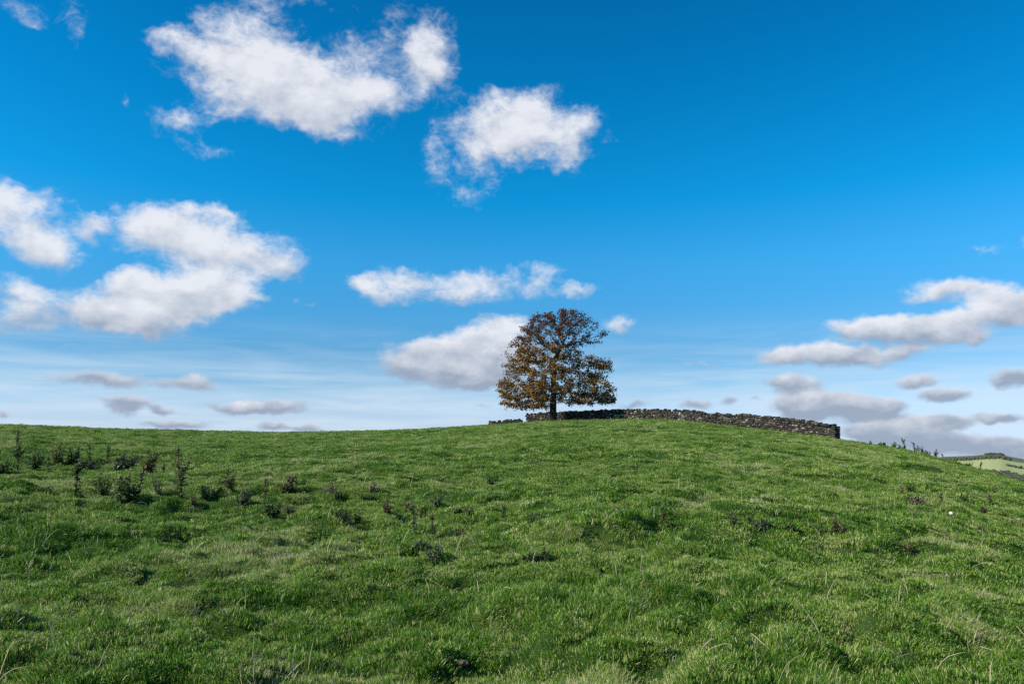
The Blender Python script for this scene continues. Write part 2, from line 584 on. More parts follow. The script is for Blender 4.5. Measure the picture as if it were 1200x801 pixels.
FZ = far_height(FX, FY)
n1_, n2_ = FX.shape
ii, jj = np.meshgrid(np.arange(n1_ - 1), np.arange(n2_ - 1), indexing='ij')
fq = np.stack([ii * n2_ + jj, ii * n2_ + jj + 1, (ii + 1) * n2_ + jj + 1, (ii + 1) * n2_ + jj], -1).reshape(-1, 4)[:, ::-1]
m_far, nt, o_, b_ = material('far_fields')
geo = nt.node('ShaderNodeNewGeometry')
vo = nt.node('ShaderNodeTexVoronoi')
vo.inputs['Scale'].default_value = 0.0022
nt.put(vo.inputs['Vector'], nt.vec('MULTIPLY', geo.outputs['Position'], (1, 1, 0)))
sp = nt.node('ShaderNodeSeparateXYZ')
nt.put(sp.inputs[0], vo.outputs['Color'])
field = nt.ramp(sp.outputs[0], [(0.0, (.20, .26, .07)), (0.5, (.30, .34, .11)), (1.0, (.36, .36, .15))])
sp2 = nt.node('ShaderNodeSeparateXYZ')
nt.put(sp2.inputs[0], geo.outputs['Position'])
moor_n = nt.math('ADD', nt.vec('LENGTH', nt.vec('MULTIPLY', geo.outputs['Position'], (1, 1, 0))),
                 nt.math('MULTIPLY', nt.math('SUBTRACT', nt.noise(geo.outputs['Position'], 0.006, 4.0), .5), 600.0))
moor = nt.mix(nt.noise(geo.outputs['Position'], 0.03, 5.0, 0.65), (.060, .080, .042), (.150, .145, .080))
nt.put(b_.inputs['Base Color'], nt.mix(nt.smooth(moor_n, 1130 * FK, 1200 * FK), field, moor))
add('distant_hill', new_mesh('distant_hill', np.stack([FX.ravel(), FY.ravel(), FZ.ravel()], 1), fq, [m_far], True), kind='structure')

# ------------------------------------------------------------------ grass blades
rng = np.random.default_rng(11)


def grass_colour(nt):
    s, p = patch_colour(nt, -0.52)
    at = nt.node('ShaderNodeAttribute', attribute_name='rnd')
    tt = nt.node('ShaderNodeAttribute', attribute_name='tip')
    v = nt.math('ADD', at.outputs['Fac'], nt.math('MULTIPLY', s, 1.15))
    ti = nt.node('ShaderNodeAttribute', attribute_name='tint', attribute_type='INSTANCER')
    v = nt.math('ADD', v, ti.outputs['Fac'])
    v = nt.math('ADD', v, nt.math('MULTIPLY', tt.outputs['Fac'], 0.10))
    return nt.ramp(v, [(0.0, (.018, .078, .006)), (0.27, (.086, .220, .014)), (0.52, (.235, .365, .044)),
                       (0.74, (.390, .430, .130)), (0.94, (.560, .505, .285))])


m_grass = leafy('grass_blade', grass_colour, 0.30, 0.12, 0.55)


def blade_patch(name, n, rad, lo, hi, width, lean, rnd_lo, rnd_hi, dry=0.08):
    vs, fs, rn, tp = [], [], [], []
    for i in range(n):
        q = rad * math.sqrt(rng.random())
        th = rng.random() * 6.283
        bx, by = q * math.cos(th), q * math.sin(th)
        ln = lo + (hi - lo) * rng.random() ** 1.6
        fd = rng.random() * 6.283
        ld = rng.random() * 6.283
        le = lean * (0.15 + 1.15 * rng.random())
        old = rng.random() < dry
        if old:
            ln, le = ln * 1.45, le * 1.3
        wd = width * (0.6 + 0.7 * rng.random())
        ax, ay = math.cos(fd) * wd, math.sin(fd) * wd
        h1, h2 = ln * 0.55 * math.cos(le * .5), ln * math.cos(le * .5) * (0.55 + 0.45 * math.cos(le))
        d1, d2 = ln * 0.5 * math.sin(le * .5), ln * (0.5 * math.sin(le * .5) + 0.5 * math.sin(min(le * 1.5, 1.9)))
        cxx, cyy = math.cos(ld), math.sin(ld)
        k = len(vs)
        vs += [(bx - ax, by - ay, -0.03), (bx + ax, by + ay, -0.03),
               (bx + cxx * d1 + ax * .8, by + cyy * d1 + ay * .8, h1), (bx + cxx * d1 - ax * .8, by + cyy * d1 - ay * .8, h1),
               (bx + cxx * d2, by + cyy * d2, h2)]
        fs += [(k, k + 1, k + 2, k + 3), (k + 3, k + 2, k + 4)]
        rv = rnd_lo + (rnd_hi - rnd_lo) * rng.random()
        if old:
            rv = 0.72 + 0.35 * rng.random()
        rn += [rv] * 5
        tp += [0, 0, .5, .5, 1]
    me = new_mesh(name, vs, fs, [m_grass], False, {'rnd': rn, 'tip': tp})
    return bpy.data.objects.new(name, me)


protos = []
for i in range(5):
    protos.append(blade_patch('turf_patch', 280, 0.16, 0.010, 0.028, 0.0025, 1.5, 0.0, 0.62, 0.07))
for i in range(3):
    protos.append(blade_patch('tussock_patch', 220, 0.13, 0.020, 0.062, 0.0024, 1.4, -0.08, 0.46, 0.05))
for i in range(2):
    protos.append(blade_patch('straw_patch', 200, 0.16, 0.014, 0.052, 0.0019, 1.6, 0.22, 0.80, 0.18))
tuft_col = bpy.data.collections.new('grass_tufts')
for i, o in enumerate(protos):
    o.name = 'grass_tuft_%02d' % i
    tuft_col.objects.link(o)


def scatter(n, r0, r1, az_lim, dens_pow):
    """points in a ring sector; dens_pow 2 = even over the ground"""
    u = rng.random(n)
    r = (r0 ** dens_pow + u * (r1 ** dens_pow - r0 ** dens_pow)) ** (1 / dens_pow)
    a = np.radians((rng.random(n) * 2 - 1) * az_lim)
    return r * np.sin(a), r * np.cos(a), r


def orient(x, y):
    e = 0.09
    dx = (sheet_height(x + e, y) - sheet_height(x - e, y)) / (2 * e)
    dy = (sheet_height(x, y + e) - sheet_height(x, y - e)) / (2 * e)
    return np.arctan(dy) * 0.9, -np.arctan(dx) * 0.9


P, RO, S, ID, TI = [], [], [], [], []
for (n, r0, r1, lim, pw, sxy, sz) in ((12000, 2.2, 9, 46, 2.0, 0.72, 0.85), (20000, 9, 20, 44, 2.0, 0.92, 0.9),
                                      (42000, 20, 48, 42, 1.6, 1.35, 0.95), (48000, 48, 128, 40, 1.5, 2.5, 1.15)):
    x, y, r = scatter(n, r0, r1, lim, pw)
    z = sheet_height(x, y)
    rx, ry = orient(x, y)
    rx, ry = rx + rng.normal(0, .15, n), ry + rng.normal(0, .15, n)
    tus = vnoise(x * .8, y * 1.25, 1.9, 2) * .6 + vnoise(x, y, 0.8, 8) * .5
    stw = vnoise(x, y, 2.2, 9) * .4 + vnoise(x, y, 0.7, 10) * .7
    kind = rng.integers(0, 5, n)
    kind = np.where(tus > 0.66 + rng.normal(0, .05, n), 5 + rng.integers(0, 3, n), kind)
    kind = np.where(stw > 0.77 + rng.normal(0, .05, n), 8 + rng.integers(0, 2, n), kind)
    hs_ = (0.55 + 0.8 * np.clip(vnoise(x, y, 1.4, 12) * .7 + vnoise(x, y, .5, 13) * .5 - .15, 0, 1)) * np.exp(rng.normal(0, .28, n))
    s = sxy * (0.85 + 0.4 * rng.random(n))
    # grass is longer along the foot of the wall and under the tree, shorter over the brow
    P.append(np.stack([x, y, z], 1))
    yaw = rng.random(n) * 6.283          # the turn comes after the tilt, so the tilt is given in the turned frame
    RO.append(np.stack([np.cos(yaw) * rx + np.sin(yaw) * ry, np.cos(yaw) * ry - np.sin(yaw) * rx, yaw], 1))
    S.append(np.stack([s, s, sz * hs_], 1))
    ID.append(kind)
    TI.append(rng.normal(0, .13, n))
P, RO, S, ID, TI = [np.concatenate(v) for v in (P, RO, S, ID, TI)]
gme = bpy.data.meshes.new('grass')
gme.vertices.add(len(P))
gme.vertices.foreach_set('co', P.astype(np.float32).ravel())
for nm, arr in (('rot', RO), ('scl', S)):
    a = gme.attributes.new(nm, 'FLOAT_VECTOR', 'POINT')
    a.data.foreach_set('vector', arr.astype(np.float32).ravel())
a = gme.attributes.new('tint', 'FLOAT', 'POINT')
a.data.foreach_set('value', TI.astype(np.float32))
a = gme.attributes.new('idx', 'INT', 'POINT')
a.data.foreach_set('value', ID.astype(np.int32))
grass = add('grass', gme, label='short green pasture grass with tussocks covering the hill', cat='grass', kind='stuff')
gt = bpy.data.node_groups.new('grass_scatter', 'GeometryNodeTree')
gt.interface.new_socket('Geometry', in_out='INPUT', socket_type='NodeSocketGeometry')
gt.interface.new_socket('Geometry', in_out='OUTPUT', socket_type='NodeSocketGeometry')
gt.is_modifier = True
n_in = gt.nodes.new('NodeGroupInput')
n_out = gt.nodes.new('NodeGroupOutput')
ci = gt.nodes.new('GeometryNodeCollectionInfo')
ci.inputs['Collection'].default_value = tuft_col
ci.inputs['Separate Children'].default_value = True
ci.inputs['Reset Children'].default_value = True
io = gt.nodes.new('GeometryNodeInstanceOnPoints')
io.inputs['Pick Instance'].default_value = True
gt.links.new(n_in.outputs[0], io.inputs['Points'])
gt.links.new(ci.outputs[0], io.inputs['Instance'])
for nm, typ, sock in (('rot', 'FLOAT_VECTOR', 'Rotation'), ('scl', 'FLOAT_VECTOR', 'Scale'), ('idx', 'INT', 'Instance Index')):
    na_ = gt.nodes.new('GeometryNodeInputNamedAttribute')
    na_.data_type = typ
    na_.inputs['Name'].default_value = nm
    gt.links.new(na_.outputs['Attribute'], io.inputs[sock])
gt.links.new(io.outputs[0], n_out.inputs[0])
md = grass.modifiers.new('scatter', 'NODES')
md.node_group = gt

# ------------------------------------------------------------------ dry stalks standing in the near turf
m_straw, nt, o_, b_ = material('dry_straw')
at = nt.node('ShaderNodeAttribute', attribute_name='rnd')
nt.put(b_.inputs['Base Color'], nt.ramp(at.outputs['Fac'], [(0, (.20, .22, .08)), (.5, (.36, .31, .17)), (1, (.52, .46, .30))]))
b_.inputs['Roughness'].default_value = 0.6
mb = MB()
prng = random.Random(3)
for i in range(900):
    r = 4.2 + 16 * prng.random() ** 1.5
    a = R(prng.uniform(-42, 42))
    x, y = r * math.sin(a), r * math.cos(a)
    if vnoise(x, y, 1.3, 21) < 0.40:
        continue
    ln = prng.uniform(.08, .30)
    z = float(sheet_height(np.array(x), np.array(y)))
    ld = prng.uniform(0, 6.283)
    bend = prng.uniform(.2, 1.9) * prng.random()
    tilt = prng.uniform(.05, 1.35)
    pts, cur, th = [], Vector((x, y, z - .02)), tilt
    for s in range(6):
        pts.append(tuple(cur))
        cur = cur + Vector((math.cos(ld) * math.sin(th), math.sin(ld) * math.sin(th), math.cos(th))) * (ln / 5)
        th += bend / 5 + prng.gauss(0, .10)
        ld += prng.gauss(0, .12)
    wd = prng.uniform(.0018, .0034) * (1 + r / 26)
    mb.tube(pts, [wd, wd, wd, wd * .9, wd * .8, wd * .4], 3, prng.random(), cap=False)
add('dry_grass', mb.build('dry_grass', m_straw, False, 'rnd'), label='pale dry grass stalks standing among the near green turf', cat='grass', kind='stuff')

# ------------------------------------------------------------------ dry stone wall
m_stone, nt, o_, b_ = material('gritstone')
oi = nt.node('ShaderNodeObjectInfo')
at = nt.node('ShaderNodeAttribute', attribute_name='rnd')
geo = nt.node('ShaderNodeNewGeometry')
pos = geo.outputs['Position']
vv = nt.math('FRACT', nt.math('ADD', nt.math('MULTIPLY', oi.outputs['Random'], 3.7), at.outputs['Fac']))
base = nt.ramp(vv, [(0.0, (.018, .015, .014)), (0.35, (.040, .033, .028)), (0.7, (.072, .059, .047)), (0.90, (.13, .108, .082)), (1.0, (.32, .29, .24))])
li = nt.smooth(nt.noise(pos, 5.0, 4.0, 0.65), 0.52, 0.68)
base = nt.mix(nt.math('MULTIPLY', li, 0.35), base, (.20, .19, .15))
moss = nt.smooth(nt.noise(pos, 1.1, 4.0, 0.6), 0.54, 0.68)
base = nt.mix(nt.math('MULTIPLY', moss, 0.75), base, (.035, .042, .014))
nt.put(b_.inputs['Base Color'], base)
bp = nt.node('ShaderNodeBump')
bp.inputs['Strength'].default_value = 0.8
bp.inputs['Distance'].default_value = 0.05
nt.put(bp.inputs['Height'], nt.noise(pos, 12.0, 5.0, 0.7))
nt.l.new(bp.outputs[0], b_.inputs['Normal'])
b_.inputs['Roughness'].default_value = 0.95
srng = random.Random(8)


def stone_geo(l, d, h, jit=0.2):
    """a rough quarried block centred at the origin: 12 corner points, chamfered top outline"""
    vs, fs = [], []
    for zz_, k in ((-.5, .92), (-.12, 1.04), (.22, 1.0), (.5, .74)):
        for (sx_, sy_) in ((-.5, -.5), (0.05, -.56), (.5, -.5), (.5, .5), (-.05, .56), (-.5, .5)):
            vs.append((l * (sx_ * k + srng.uniform(-jit, jit) * .35), d * (sy_ * k + srng.uniform(-jit, jit) * .35),
                       h * (zz_ + srng.uniform(-jit, jit) * .45)))
    for a in range(3):
        for i in range(6):
            j = (i + 1) % 6
            fs.append((a * 6 + i, a * 6 + j, a * 6 + 6 + j, a * 6 + 6 + i))
    fs.append((5, 4, 3, 2, 1, 0))
    fs.append(tuple(range(18, 24)))
    return vs, fs


STONES = []
for i in range(14):
    vs, fs = stone_geo(1, 1, 1)
    STONES.append((vs, fs, new_mesh('stone', vs, fs, [m_stone], False, {'rnd': [srng.random()] * len(vs)})))


def polar(px, r):
    """the point on the ground plan seen at pixel column px near the skyline, r metres off"""
    d = pix_dir(px, 502)
    k = r / math.hypot(d.x, d.y)
    return Vector((d.x * k, d.y * k))


def resample(pts, step):
    out = [pts[0]]
    acc = 0
    dense = []
    for a, b in zip(pts[:-1], pts[1:]):
        n = max(2, int((b - a).length / 0.02))
        dense += [a.lerp(b, i / n) for i in range(n)]
    dense.append(pts[-1])
    for a, b in zip(dense[:-1], dense[1:]):
        acc += (b - a).length
        if acc >= step:
            out.append(b)
            acc = 0
    return out


def build_wall(path, label, n_parts, wall_h=1.22, thick=0.58, broken=0.0):
    root_xy = path[0]
    root = add('drystone_wall', None, loc=(root_xy.x, root_xy.y, float(height(root_xy.x, root_xy.y, False))), label=label, cat='wall')
    inv = -Vector(root.location)
    line = resample(path, 0.05)
    n = len(line)
    length = n * 0.05

    def frame(s):
        i = min(max(s / 0.05, 0), n - 1.001)
        i0 = int(i)
        p = line[i0].lerp(line[i0 + 1], i - i0)
        t = (line[min(i0 + 12, n - 1)] - line[max(i0 - 12, 0)]).normalized()
        return p, t, Vector((-t.y, t.x))

    def gz(p):
        return float(height(p.x, p.y, False))

    def top(s):
        p, _, _ = frame(s)
        return wall_h + (float(vnoise(s, 0.0, 2.6, 31)) - .5) * 0.22 - broken * max(0.0, float(vnoise(s, 5.0, 4.0, 33)) - .5)

    # rubble heart of the wall, set back behind the faces
    vs, fs = [], []
    ss = [0.25 + i * 0.5 for i in range(int((length - 0.3) / 0.5))]
    for s in ss:
        p, t, nn = frame(s)
        z0, z1 = gz(p) - .3, gz(p) + top(s) - .05
        for (o, z) in ((-.5, z0), (.5, z0), (.42, z1), (-.42, z1)):
            q = p + nn * (thick * 0.62 * o)
            vs.append(tuple(Vector((q.x, q.y, z)) + inv))
    for i in range(len(ss) - 1):
        for k in range(4):
            j = (k + 1) % 4
            fs.append((i * 4 + k, i * 4 + j, i * 4 + 4 + j, i * 4 + 4 + k))
    fs.append((3, 2, 1, 0))
    e = (len(ss) - 1) * 4
    fs.append((e, e + 1, e + 2, e + 3))
    add('rubble_core', new_mesh('rubble_core', vs, fs, [m_stone], False, {'rnd': [0.05] * len(vs)}), root)
    # face stones in rough courses on both faces, and the built head of the wall
    placed = []
    for side in (1, -1):
        z = -0.06
        while z < wall_h + .12:
            ch = srng.uniform(.13, .24)
            s = srng.uniform(-.02, .12)
            while s < length - .1:
                l = srng.uniform(.16, .48)
                mid = s + l / 2
                zt = z + ch
                if zt < top(mid) + .05:
                    p, t, nn = frame(mid)
                    q = p + nn * side * (thick * .5 - .10 - .07 * z)
                    placed.append((mid, Vector((q.x, q.y, gz(p) + z + ch / 2 + srng.uniform(-.035, .035))), math.atan2(t.y, t.x) + srng.uniform(-.12, .12),
                                   (l * .94, srng.uniform(.20, .40), ch * srng.uniform(.72, 1.12)), side))
                s += l
            z += ch
    z = -.05
    while z < wall_h:
        ch = srng.uniform(.16, .24)
        p, t, nn = frame(0)
        for o in (-.17, .17):
            q = p + nn * o - t * srng.uniform(-.02, .06)
            placed.append((-1, Vector((q.x, q.y, gz(p) + z + ch / 2)), math.atan2(t.y, t.x), (srng.uniform(.32, .5), .32, ch), 1))
        z += ch
    copes = []
    s = 0.05
    while s < length - .05:
        l = srng.uniform(.10, .26)
        p, t, nn = frame(s + l / 2)
        hh = srng.uniform(.16, .38)
        if srng.random() > .10:
            copes.append((s, Vector((p.x, p.y, gz(p) + top(s + l / 2) + hh * .42)), math.atan2(t.y, t.x) + srng.uniform(-.15, .15),
                          (l, thick * srng.uniform(.75, 1.0), hh), srng.uniform(-.28, .28)))
        s += l + .01

    def place(name, p, rz, dims, tilt=0.0):
        o = add(name, srng.choice(STONES)[2], root, tuple(p + inv))
        o.rotation_euler = (srng.uniform(-.06, .06), tilt + srng.uniform(-.06, .06), rz)
        o.scale = dims
        return o

    # the near face of the nearest stretch stone by stone, the rest in one heap of geometry
    vis = sorted(range(len(placed)), key=lambda i: placed[i][1].xy.length + (0 if placed[i][4] == NEAR_SIDE else 1e3))
    single = set(vis[:n_parts])
    rest = MB()
    for i, (mid, p, rz, dims, side) in enumerate(placed):
        if i in single:
            place('stone', p, rz, dims)
        else:
            vs, fs, _ = srng.choice(STONES)
            M = Matrix.Translation(p + inv) @ Matrix.Rotation(rz, 4, 'Z') @ Matrix.Diagonal((*dims, 1))
            rest.put([tuple(M @ Vector(v)) for v in vs], fs, srng.random())
    if rest.v:
        ro = add('walling', rest.build('walling', m_stone, False, 'rnd'), root, kind='stuff')
    for c_ in sorted(copes, key=lambda c: c[1].xy.length)[:300]:
        place('coping_stone', c_[1], c_[2], c_[3], c_[4])
    return root


NEAR_SIDE = 1
wall_path = [polar(x, r) for (x, r) in ((979, 80), (940, 84), (900, 88.5), (850, 94), (800, 99), (750, 103.5), (700, 107), (660, 110.5), (618, 114))]
# which face looks at the camera
t0 = (wall_path[1] - wall_path[0]).normalized()
if Vector((-t0.y, t0.x)).dot(-wall_path[0]) < 0:
    NEAR_SIDE = -1
build_wall(wall_path, 'long dark dry stone wall running down the right of the hill behind the tree', 300)
build_wall([polar(x, r) for (x, r) in ((610, 117.5), (592, 118.5), (574, 119.5))],
           'short far stretch of dry stone wall peeping over the brow left of the tree', 120, 0.82, broken=0.4)

# gate post at the end of the wall
m_wood, nt, o_, b_ = material('weathered_post')
geo = nt.node('ShaderNodeNewGeometry')
nt.put(b_.inputs['Base Color'], nt.mix(nt.noise(nt.vec('MULTIPLY', geo.outputs['Position'], (9, 9, 1.5)), 3.0, 4.0), (.035, .032, .030), (.10, .092, .082)))
gp, _ = ground_at(981.8, 511.5)
gp = polar(982.2, 80.3)
gz_ = float(height(gp.x, gp.y))
mb = MB()
mb.tube([(0, 0, -.25), (0, 0, .2), (.01, 0, .62), (.015, 0, .70), (.015, 0, .73)], [.105, .10, .095, .09, .05], 8)
post = add('gate_post', None, loc=(gp.x, gp.y, gz_), label='dark wooden post at the right end of the long stone wall', cat='post')
add('shaft', mb.build('shaft', m_wood, False), post)
mb = MB()
mb.tube([(.09, -.03, .52), (.14, -.05, .52), (.14, -.05, .60)], [.014, .014, .012], 6)
add('hinge_pin', mb.build('hinge_pin', m_wood), post)

# ------------------------------------------------------------------ oak tree
TR = 106.0
tb = polar(648, TR)
tz = float(height(tb.x, tb.y))
tan_r = Vector((tb.x, tb.y, 0)).normalized()       # away from the camera
tan_x = Vector((tan_r.y, -tan_r.x, 0))             # to the right as seen
base_d = pix_dir(648, 491)
UPX = TR / math.hypot(base_d.x, base_d.y) / FPX * base_d.dot(pix_dir(600, 400.5)) ** -1 * 1.0


def tp(px, py, depth=0.0):
    """photograph pixel near the tree -> local position in metres (x right, y away, z up)"""
    d = pix_dir(px, py)
    # intersect with the vertical plane through the trunk facing the camera
    den = d.x * tan_r.x + d.y * tan_r.y
    k = TR / den
    P_ = Vector((0, 0, EYE)) + d * k
    rel = P_ - Vector((tb.x, tb.y, tz))
    return Vector((rel.dot(tan_x), depth, rel.z))


M_PX = (tp(700, 440) - tp(600, 440)).length / 100
# crown lobes: x, y, half-width, half-height in pixels, share of twigs, depth centre (px), depth radius (px)
LOBES = [
    (610, 460, 27, 21, 1.0, -5, 30), (594, 454, 13, 16, .5, 0, 20), (604, 473, 18, 8, .35, -8, 24), (632, 477, 14, 5, .2, -20, 20), (690, 471, 26, 5, .3, -6, 26), (712, 468, 12, 6, .2, 0, 16), (628, 466, 24, 13, .6, -22, 22), (645, 447, 34, 20, 1.3, -10, 48),
    (690, 455, 33, 17, 1.2, 0, 34), (709, 460, 15, 14, .5, 0, 22), (700, 432, 19, 15, .6, 5, 26), (712, 425, 8, 8, .15, 0, 10),
    (619, 422, 24, 19, .9, 0, 34), (604, 432, 16, 14, .4, 0, 20), (648, 417, 22, 17, .8, -8, 36), (638, 392, 30, 17, 1.0, 0, 34),
    (611, 401, 11, 11, .25, 0, 16), (595, 413, 6, 6, .10, 0, 8), (660, 374, 30, 13, 1.0, 0, 30), (686, 380, 17, 12, .5, 0, 20),
    (707, 391, 10, 6, .18, 0, 10), (694, 400, 13, 5, .2, 0, 12), (676, 396, 16, 11, .35, 0, 20), (684, 424, 17, 11, .45, 0, 24), (672, 436, 18, 13, .5, 0, 28), (666, 412, 12, 12, .25, 0, 20), (655, 462, 38, 10, .6, 12, 40), (622, 385, 15, 11, .5, 0, 22), (634, 375, 15, 9, .45, 0, 22),
]
lr = np.random.default_rng(23)
att, dn = [], []
for (x, y, rx, ry, shr, dc, dr) in LOBES:
    n = int(230 * shr * 1.0)
    c0 = tp(x, y)
    q = lr.normal(size=(n * 3, 3))
    q /= np.linalg.norm(q, axis=1)[:, None]
    q *= (0.25 + 0.75 * lr.random((n * 3, 1)) ** 0.45)
    q = q[:n]
    att.append(np.stack([c0.x + q[:, 0] * rx * M_PX, (dc + q[:, 1] * dr) * M_PX, c0.z + q[:, 2] * ry * M_PX], 1))
att = np.concatenate(att)
# the open notch on the upper right
nx0, nz0 = tp(684, 413).x, tp(684, 413).z
att = att[~((att[:, 0] > tp(679, 400).x) & (att[:, 2] < tp(700, 405).z) & (att[:, 2] > tp(700, 413).z) & (lr.random(len(att)) > .12))]
att = att[att[:, 2] > 1.0]

nodes = [np.array(v) for v in ([0, 0, -.3], [0.0, 0, .35], [0.02, 0, .9], [0.03, .02, 1.5], [0.03, .04, 2.1])]
par = [-1, 0, 1, 2, 3]
lead = [tp(649, 460), tp(648, 448), tp(650, 436), tp(649, 425), tp(653, 415), tp(658, 406)]
for p in lead:
    a = nodes[-1]
    b = np.array(p)
    k = max(1, int(np.linalg.norm(b - a) / .4))
    for i in range(k):
        nodes.append(a + (b - a) * (i + 1) / k + lr.normal(0, .03, 3))
        par.append(len(nodes) - 2)
N = np.array(nodes)
STEP, KILL = 0.30, 0.55
alive = np.ones(len(att), bool)
dist = np.full(len(att), 1e9)
near = np.zeros(len(att), int)


def upd(i0):
    global dist, near
    for s in range(i0, len(N), 400):
        blk = N[s:s + 400]
        dd_ = ((att[:, None, :] - blk[None]) ** 2).sum(2)
        k = dd_.argmin(1)
        v = dd_[np.arange(len(att)), k]
        better = v < dist
        dist = np.where(better, v, dist)
        near = np.where(better, k + s, near)


low = 4
dsave = N.copy()
N[:low] = 1e6            # no limbs from the bare bole
upd(0)
N[:low] = dsave[:low]
par = list(par)
for it in range(90):
    alive &= dist > KILL ** 2
    act = np.where(alive & (dist < 3.0 ** 2))[0]
    if len(act) == 0:
        break
    dirs = {}
    for k in act:
        v = att[k] - N[near[k]]
        dirs.setdefault(int(near[k]), []).append(v / (np.linalg.norm(v) + 1e-9))
    new, np_ = [], []
    for i, vs in dirs.items():
        v = np.sum(vs, 0) + lr.normal(0, .34, 3)
        v = v / (np.linalg.norm(v) + 1e-9)
        q = N[i] + v * STEP
        new.append(q)
        np_.append(i)
    i0 = len(N)
    N = np.concatenate([N, np.array(new)])
    par += np_
    upd(i0)
nn_ = len(N)
kids = [[] for _ in range(nn_)]
for i in range(1, nn_):
    kids[par[i]].append(i)
rad = np.zeros(nn_)
EXP = 2.25
for i in range(nn_ - 1, -1, -1):
    rad[i] = (sum(rad[c] ** EXP for c in kids[i])) ** (1 / EXP) if kids[i] else 0.016
rad *= 1.0
trunk_r = 0.46
fac = trunk_r / rad[3]
rad = np.where(rad > 0.03, rad * (1 + (fac - 1) * np.clip((rad - .03) / (rad[3] - .03), 0, 1)), rad)
rad[0], rad[1], rad[2] = trunk_r * 1.55, trunk_r * 1.22, trunk_r * 1.05

m_bark, nt, o_, b_ = material('oak_bark')
tcn = nt.node('ShaderNodeTexCoord')
bn = nt.noise(nt.vec('MULTIPLY', tcn.outputs['Object'], (6, 6, 1.4)), 2.0, 5.0, 0.65)
nt.put(b_.inputs['Base Color'], nt.ramp(bn, [(0.3, (.022, .018, .014)), (0.6, (.060, .052, .040)), (0.8, (.095, .098, .070))]))
bp = nt.node('ShaderNodeBump')
bp.inputs['Strength'].default_value = 1.0
bp.inputs['Distance'].default_value = 0.12
nt.put(bp.inputs['Height'], bn)
nt.l.new(bp.outputs[0], b_.inputs['Normal'])
oak = add('oak_tree', None, loc=(tb.x, tb.y, tz), label='lone autumn oak with thinning brown leaves on the brow of the hill', cat='tree')
oak.rotation_euler = (0, 0, math.atan2(tan_x.y, tan_x.x))
# bole and branches: follow the thickest child as one tube
TRUNK_TOP = 8
mb_t, mb_b = MB(), MB()
main = list(range(TRUNK_TOP))
pts = [tuple(N[i]) for i in main]
mb_t.tube(pts, [rad[i] for i in main], 12)
add('trunk', mb_t.build('trunk', m_bark, True), oak)
stack = [(TRUNK_TOP - 2, TRUNK_TOP - 1)]
for i in main[:-1]:
    for c in kids[i]:
        if c not in main:
            stack.append((i, c))
for c in kids[TRUNK_TOP - 1]:
    stack.append((TRUNK_TOP - 1, c))
stack = stack[1:]
while stack:
    p0, c = stack.pop()
    chain = [p0, c]
    cur = c
    while kids[cur]:
        ks = sorted(kids[cur], key=lambda k_: -rad[k_])
        for k_ in ks[1:]:
            stack.append((cur, k_))
        chain.append(ks[0])
        cur = ks[0]
    rr_ = [min(rad[i], rad[c] * 1.15) for i in chain]
    mb_b.tube([tuple(N[i]) for i in chain], rr_, 7 if rad[c] > .12 else 4 if rad[c] > .035 else 3, cap=False)
add('branchwork', mb_b.build('branchwork', m_bark, True), oak)


def oak_colour(nt):
    at_ = nt.node('ShaderNodeAttribute', attribute_name='rnd')
    tc_ = nt.node('ShaderNodeTexCoord')
    s = nt.node('ShaderNodeSeparateXYZ')
    nt.put(s.inputs[0], tc_.outputs['Object'])
    n = nt.noise(tc_.outputs['Object'], 0.45, 3.0, 0.6)
    n2 = nt.math('ADD', nt.math('MULTIPLY', nt.math('SUBTRACT', n, .5), 1.6), nt.math('MULTIPLY', at_.outputs['Fac'], 0.7))
    # leaves turn from the top of the crown downwards: dull purple-brown above, rust and olive below
    high = nt.smooth(s.outputs[2], 8.5, 14.0)
    lowc = nt.ramp(n2, [(0.0, (.140, .095, .024)), (0.3, (.185, .112, .028)), (0.6, (.280, .138, .036)), (0.9, (.370, .195, .056))])
    topc = nt.ramp(n2, [(0.0, (.075, .042, .034)), (0.5, (.150, .072, .050)), (0.9, (.220, .105, .064))])
    return nt.mix(high, lowc, topc)


m_leaf = leafy('oak_leaf', oak_colour, 0.22, 0.2, 0.6)
tw = np.where(rad < 0.035)[0]
tw = tw[N[tw][:, 2] > 1.2]
per = 17
idx = np.repeat(tw, per)
wgt = vnoise(N[idx][:, 0] * 1.0 + 50, N[idx][:, 2] + N[idx][:, 1] * .7 + 50, 1.1, 41)
keep = lr.random(len(idx)) < np.clip((wgt - .18) * 2.5, .18, 1)
idx = idx[keep]
cen = N[idx] + lr.normal(0, .23, (len(idx), 3)) * np.array([1, 1, .8])
nl = len(idx)
ax1 = lr.normal(size=(nl, 3))
ax1 /= np.linalg.norm(ax1, axis=1)[:, None]
ax2 = np.cross(ax1, lr.normal(size=(nl, 3)))
ax2 /= np.linalg.norm(ax2, axis=1)[:, None]
nrm = np.cross(ax1, ax2)
L_ = (0.085 + 0.085 * lr.random(nl))[:, None]
W_ = L_ * 0.62
fold = nrm * L_ * 0.25
lv = np.stack([cen - ax1 * L_, cen - ax1 * L_ * .1 + ax2 * W_ + fold, cen + ax1 * L_, cen + ax1 * L_ * .15 - ax2 * W_ + fold], 1).reshape(-1, 3)
lf = np.arange(nl * 4).reshape(-1, 4)
lf = np.concatenate([lf[:, [0, 1, 2]], lf[:, [0, 2, 3]]])
add('crown', new_mesh('crown', lv, lf, [m_leaf], False, {'rnd': np.repeat(lr.random(nl), 4)}), oak)
print('oak', nn_, 'nodes', nl, 'leaves')

# ------------------------------------------------------------------ thistles and other weeds
def weed_mat(name, a, b, trans=0.12):
    def f(nt):
        at_ = nt.node('ShaderNodeAttribute', attribute_name='rnd')
        return nt.mix(at_.outputs['Fac'], a, b)
    return leafy(name, f, trans, 0.25, 0.6)


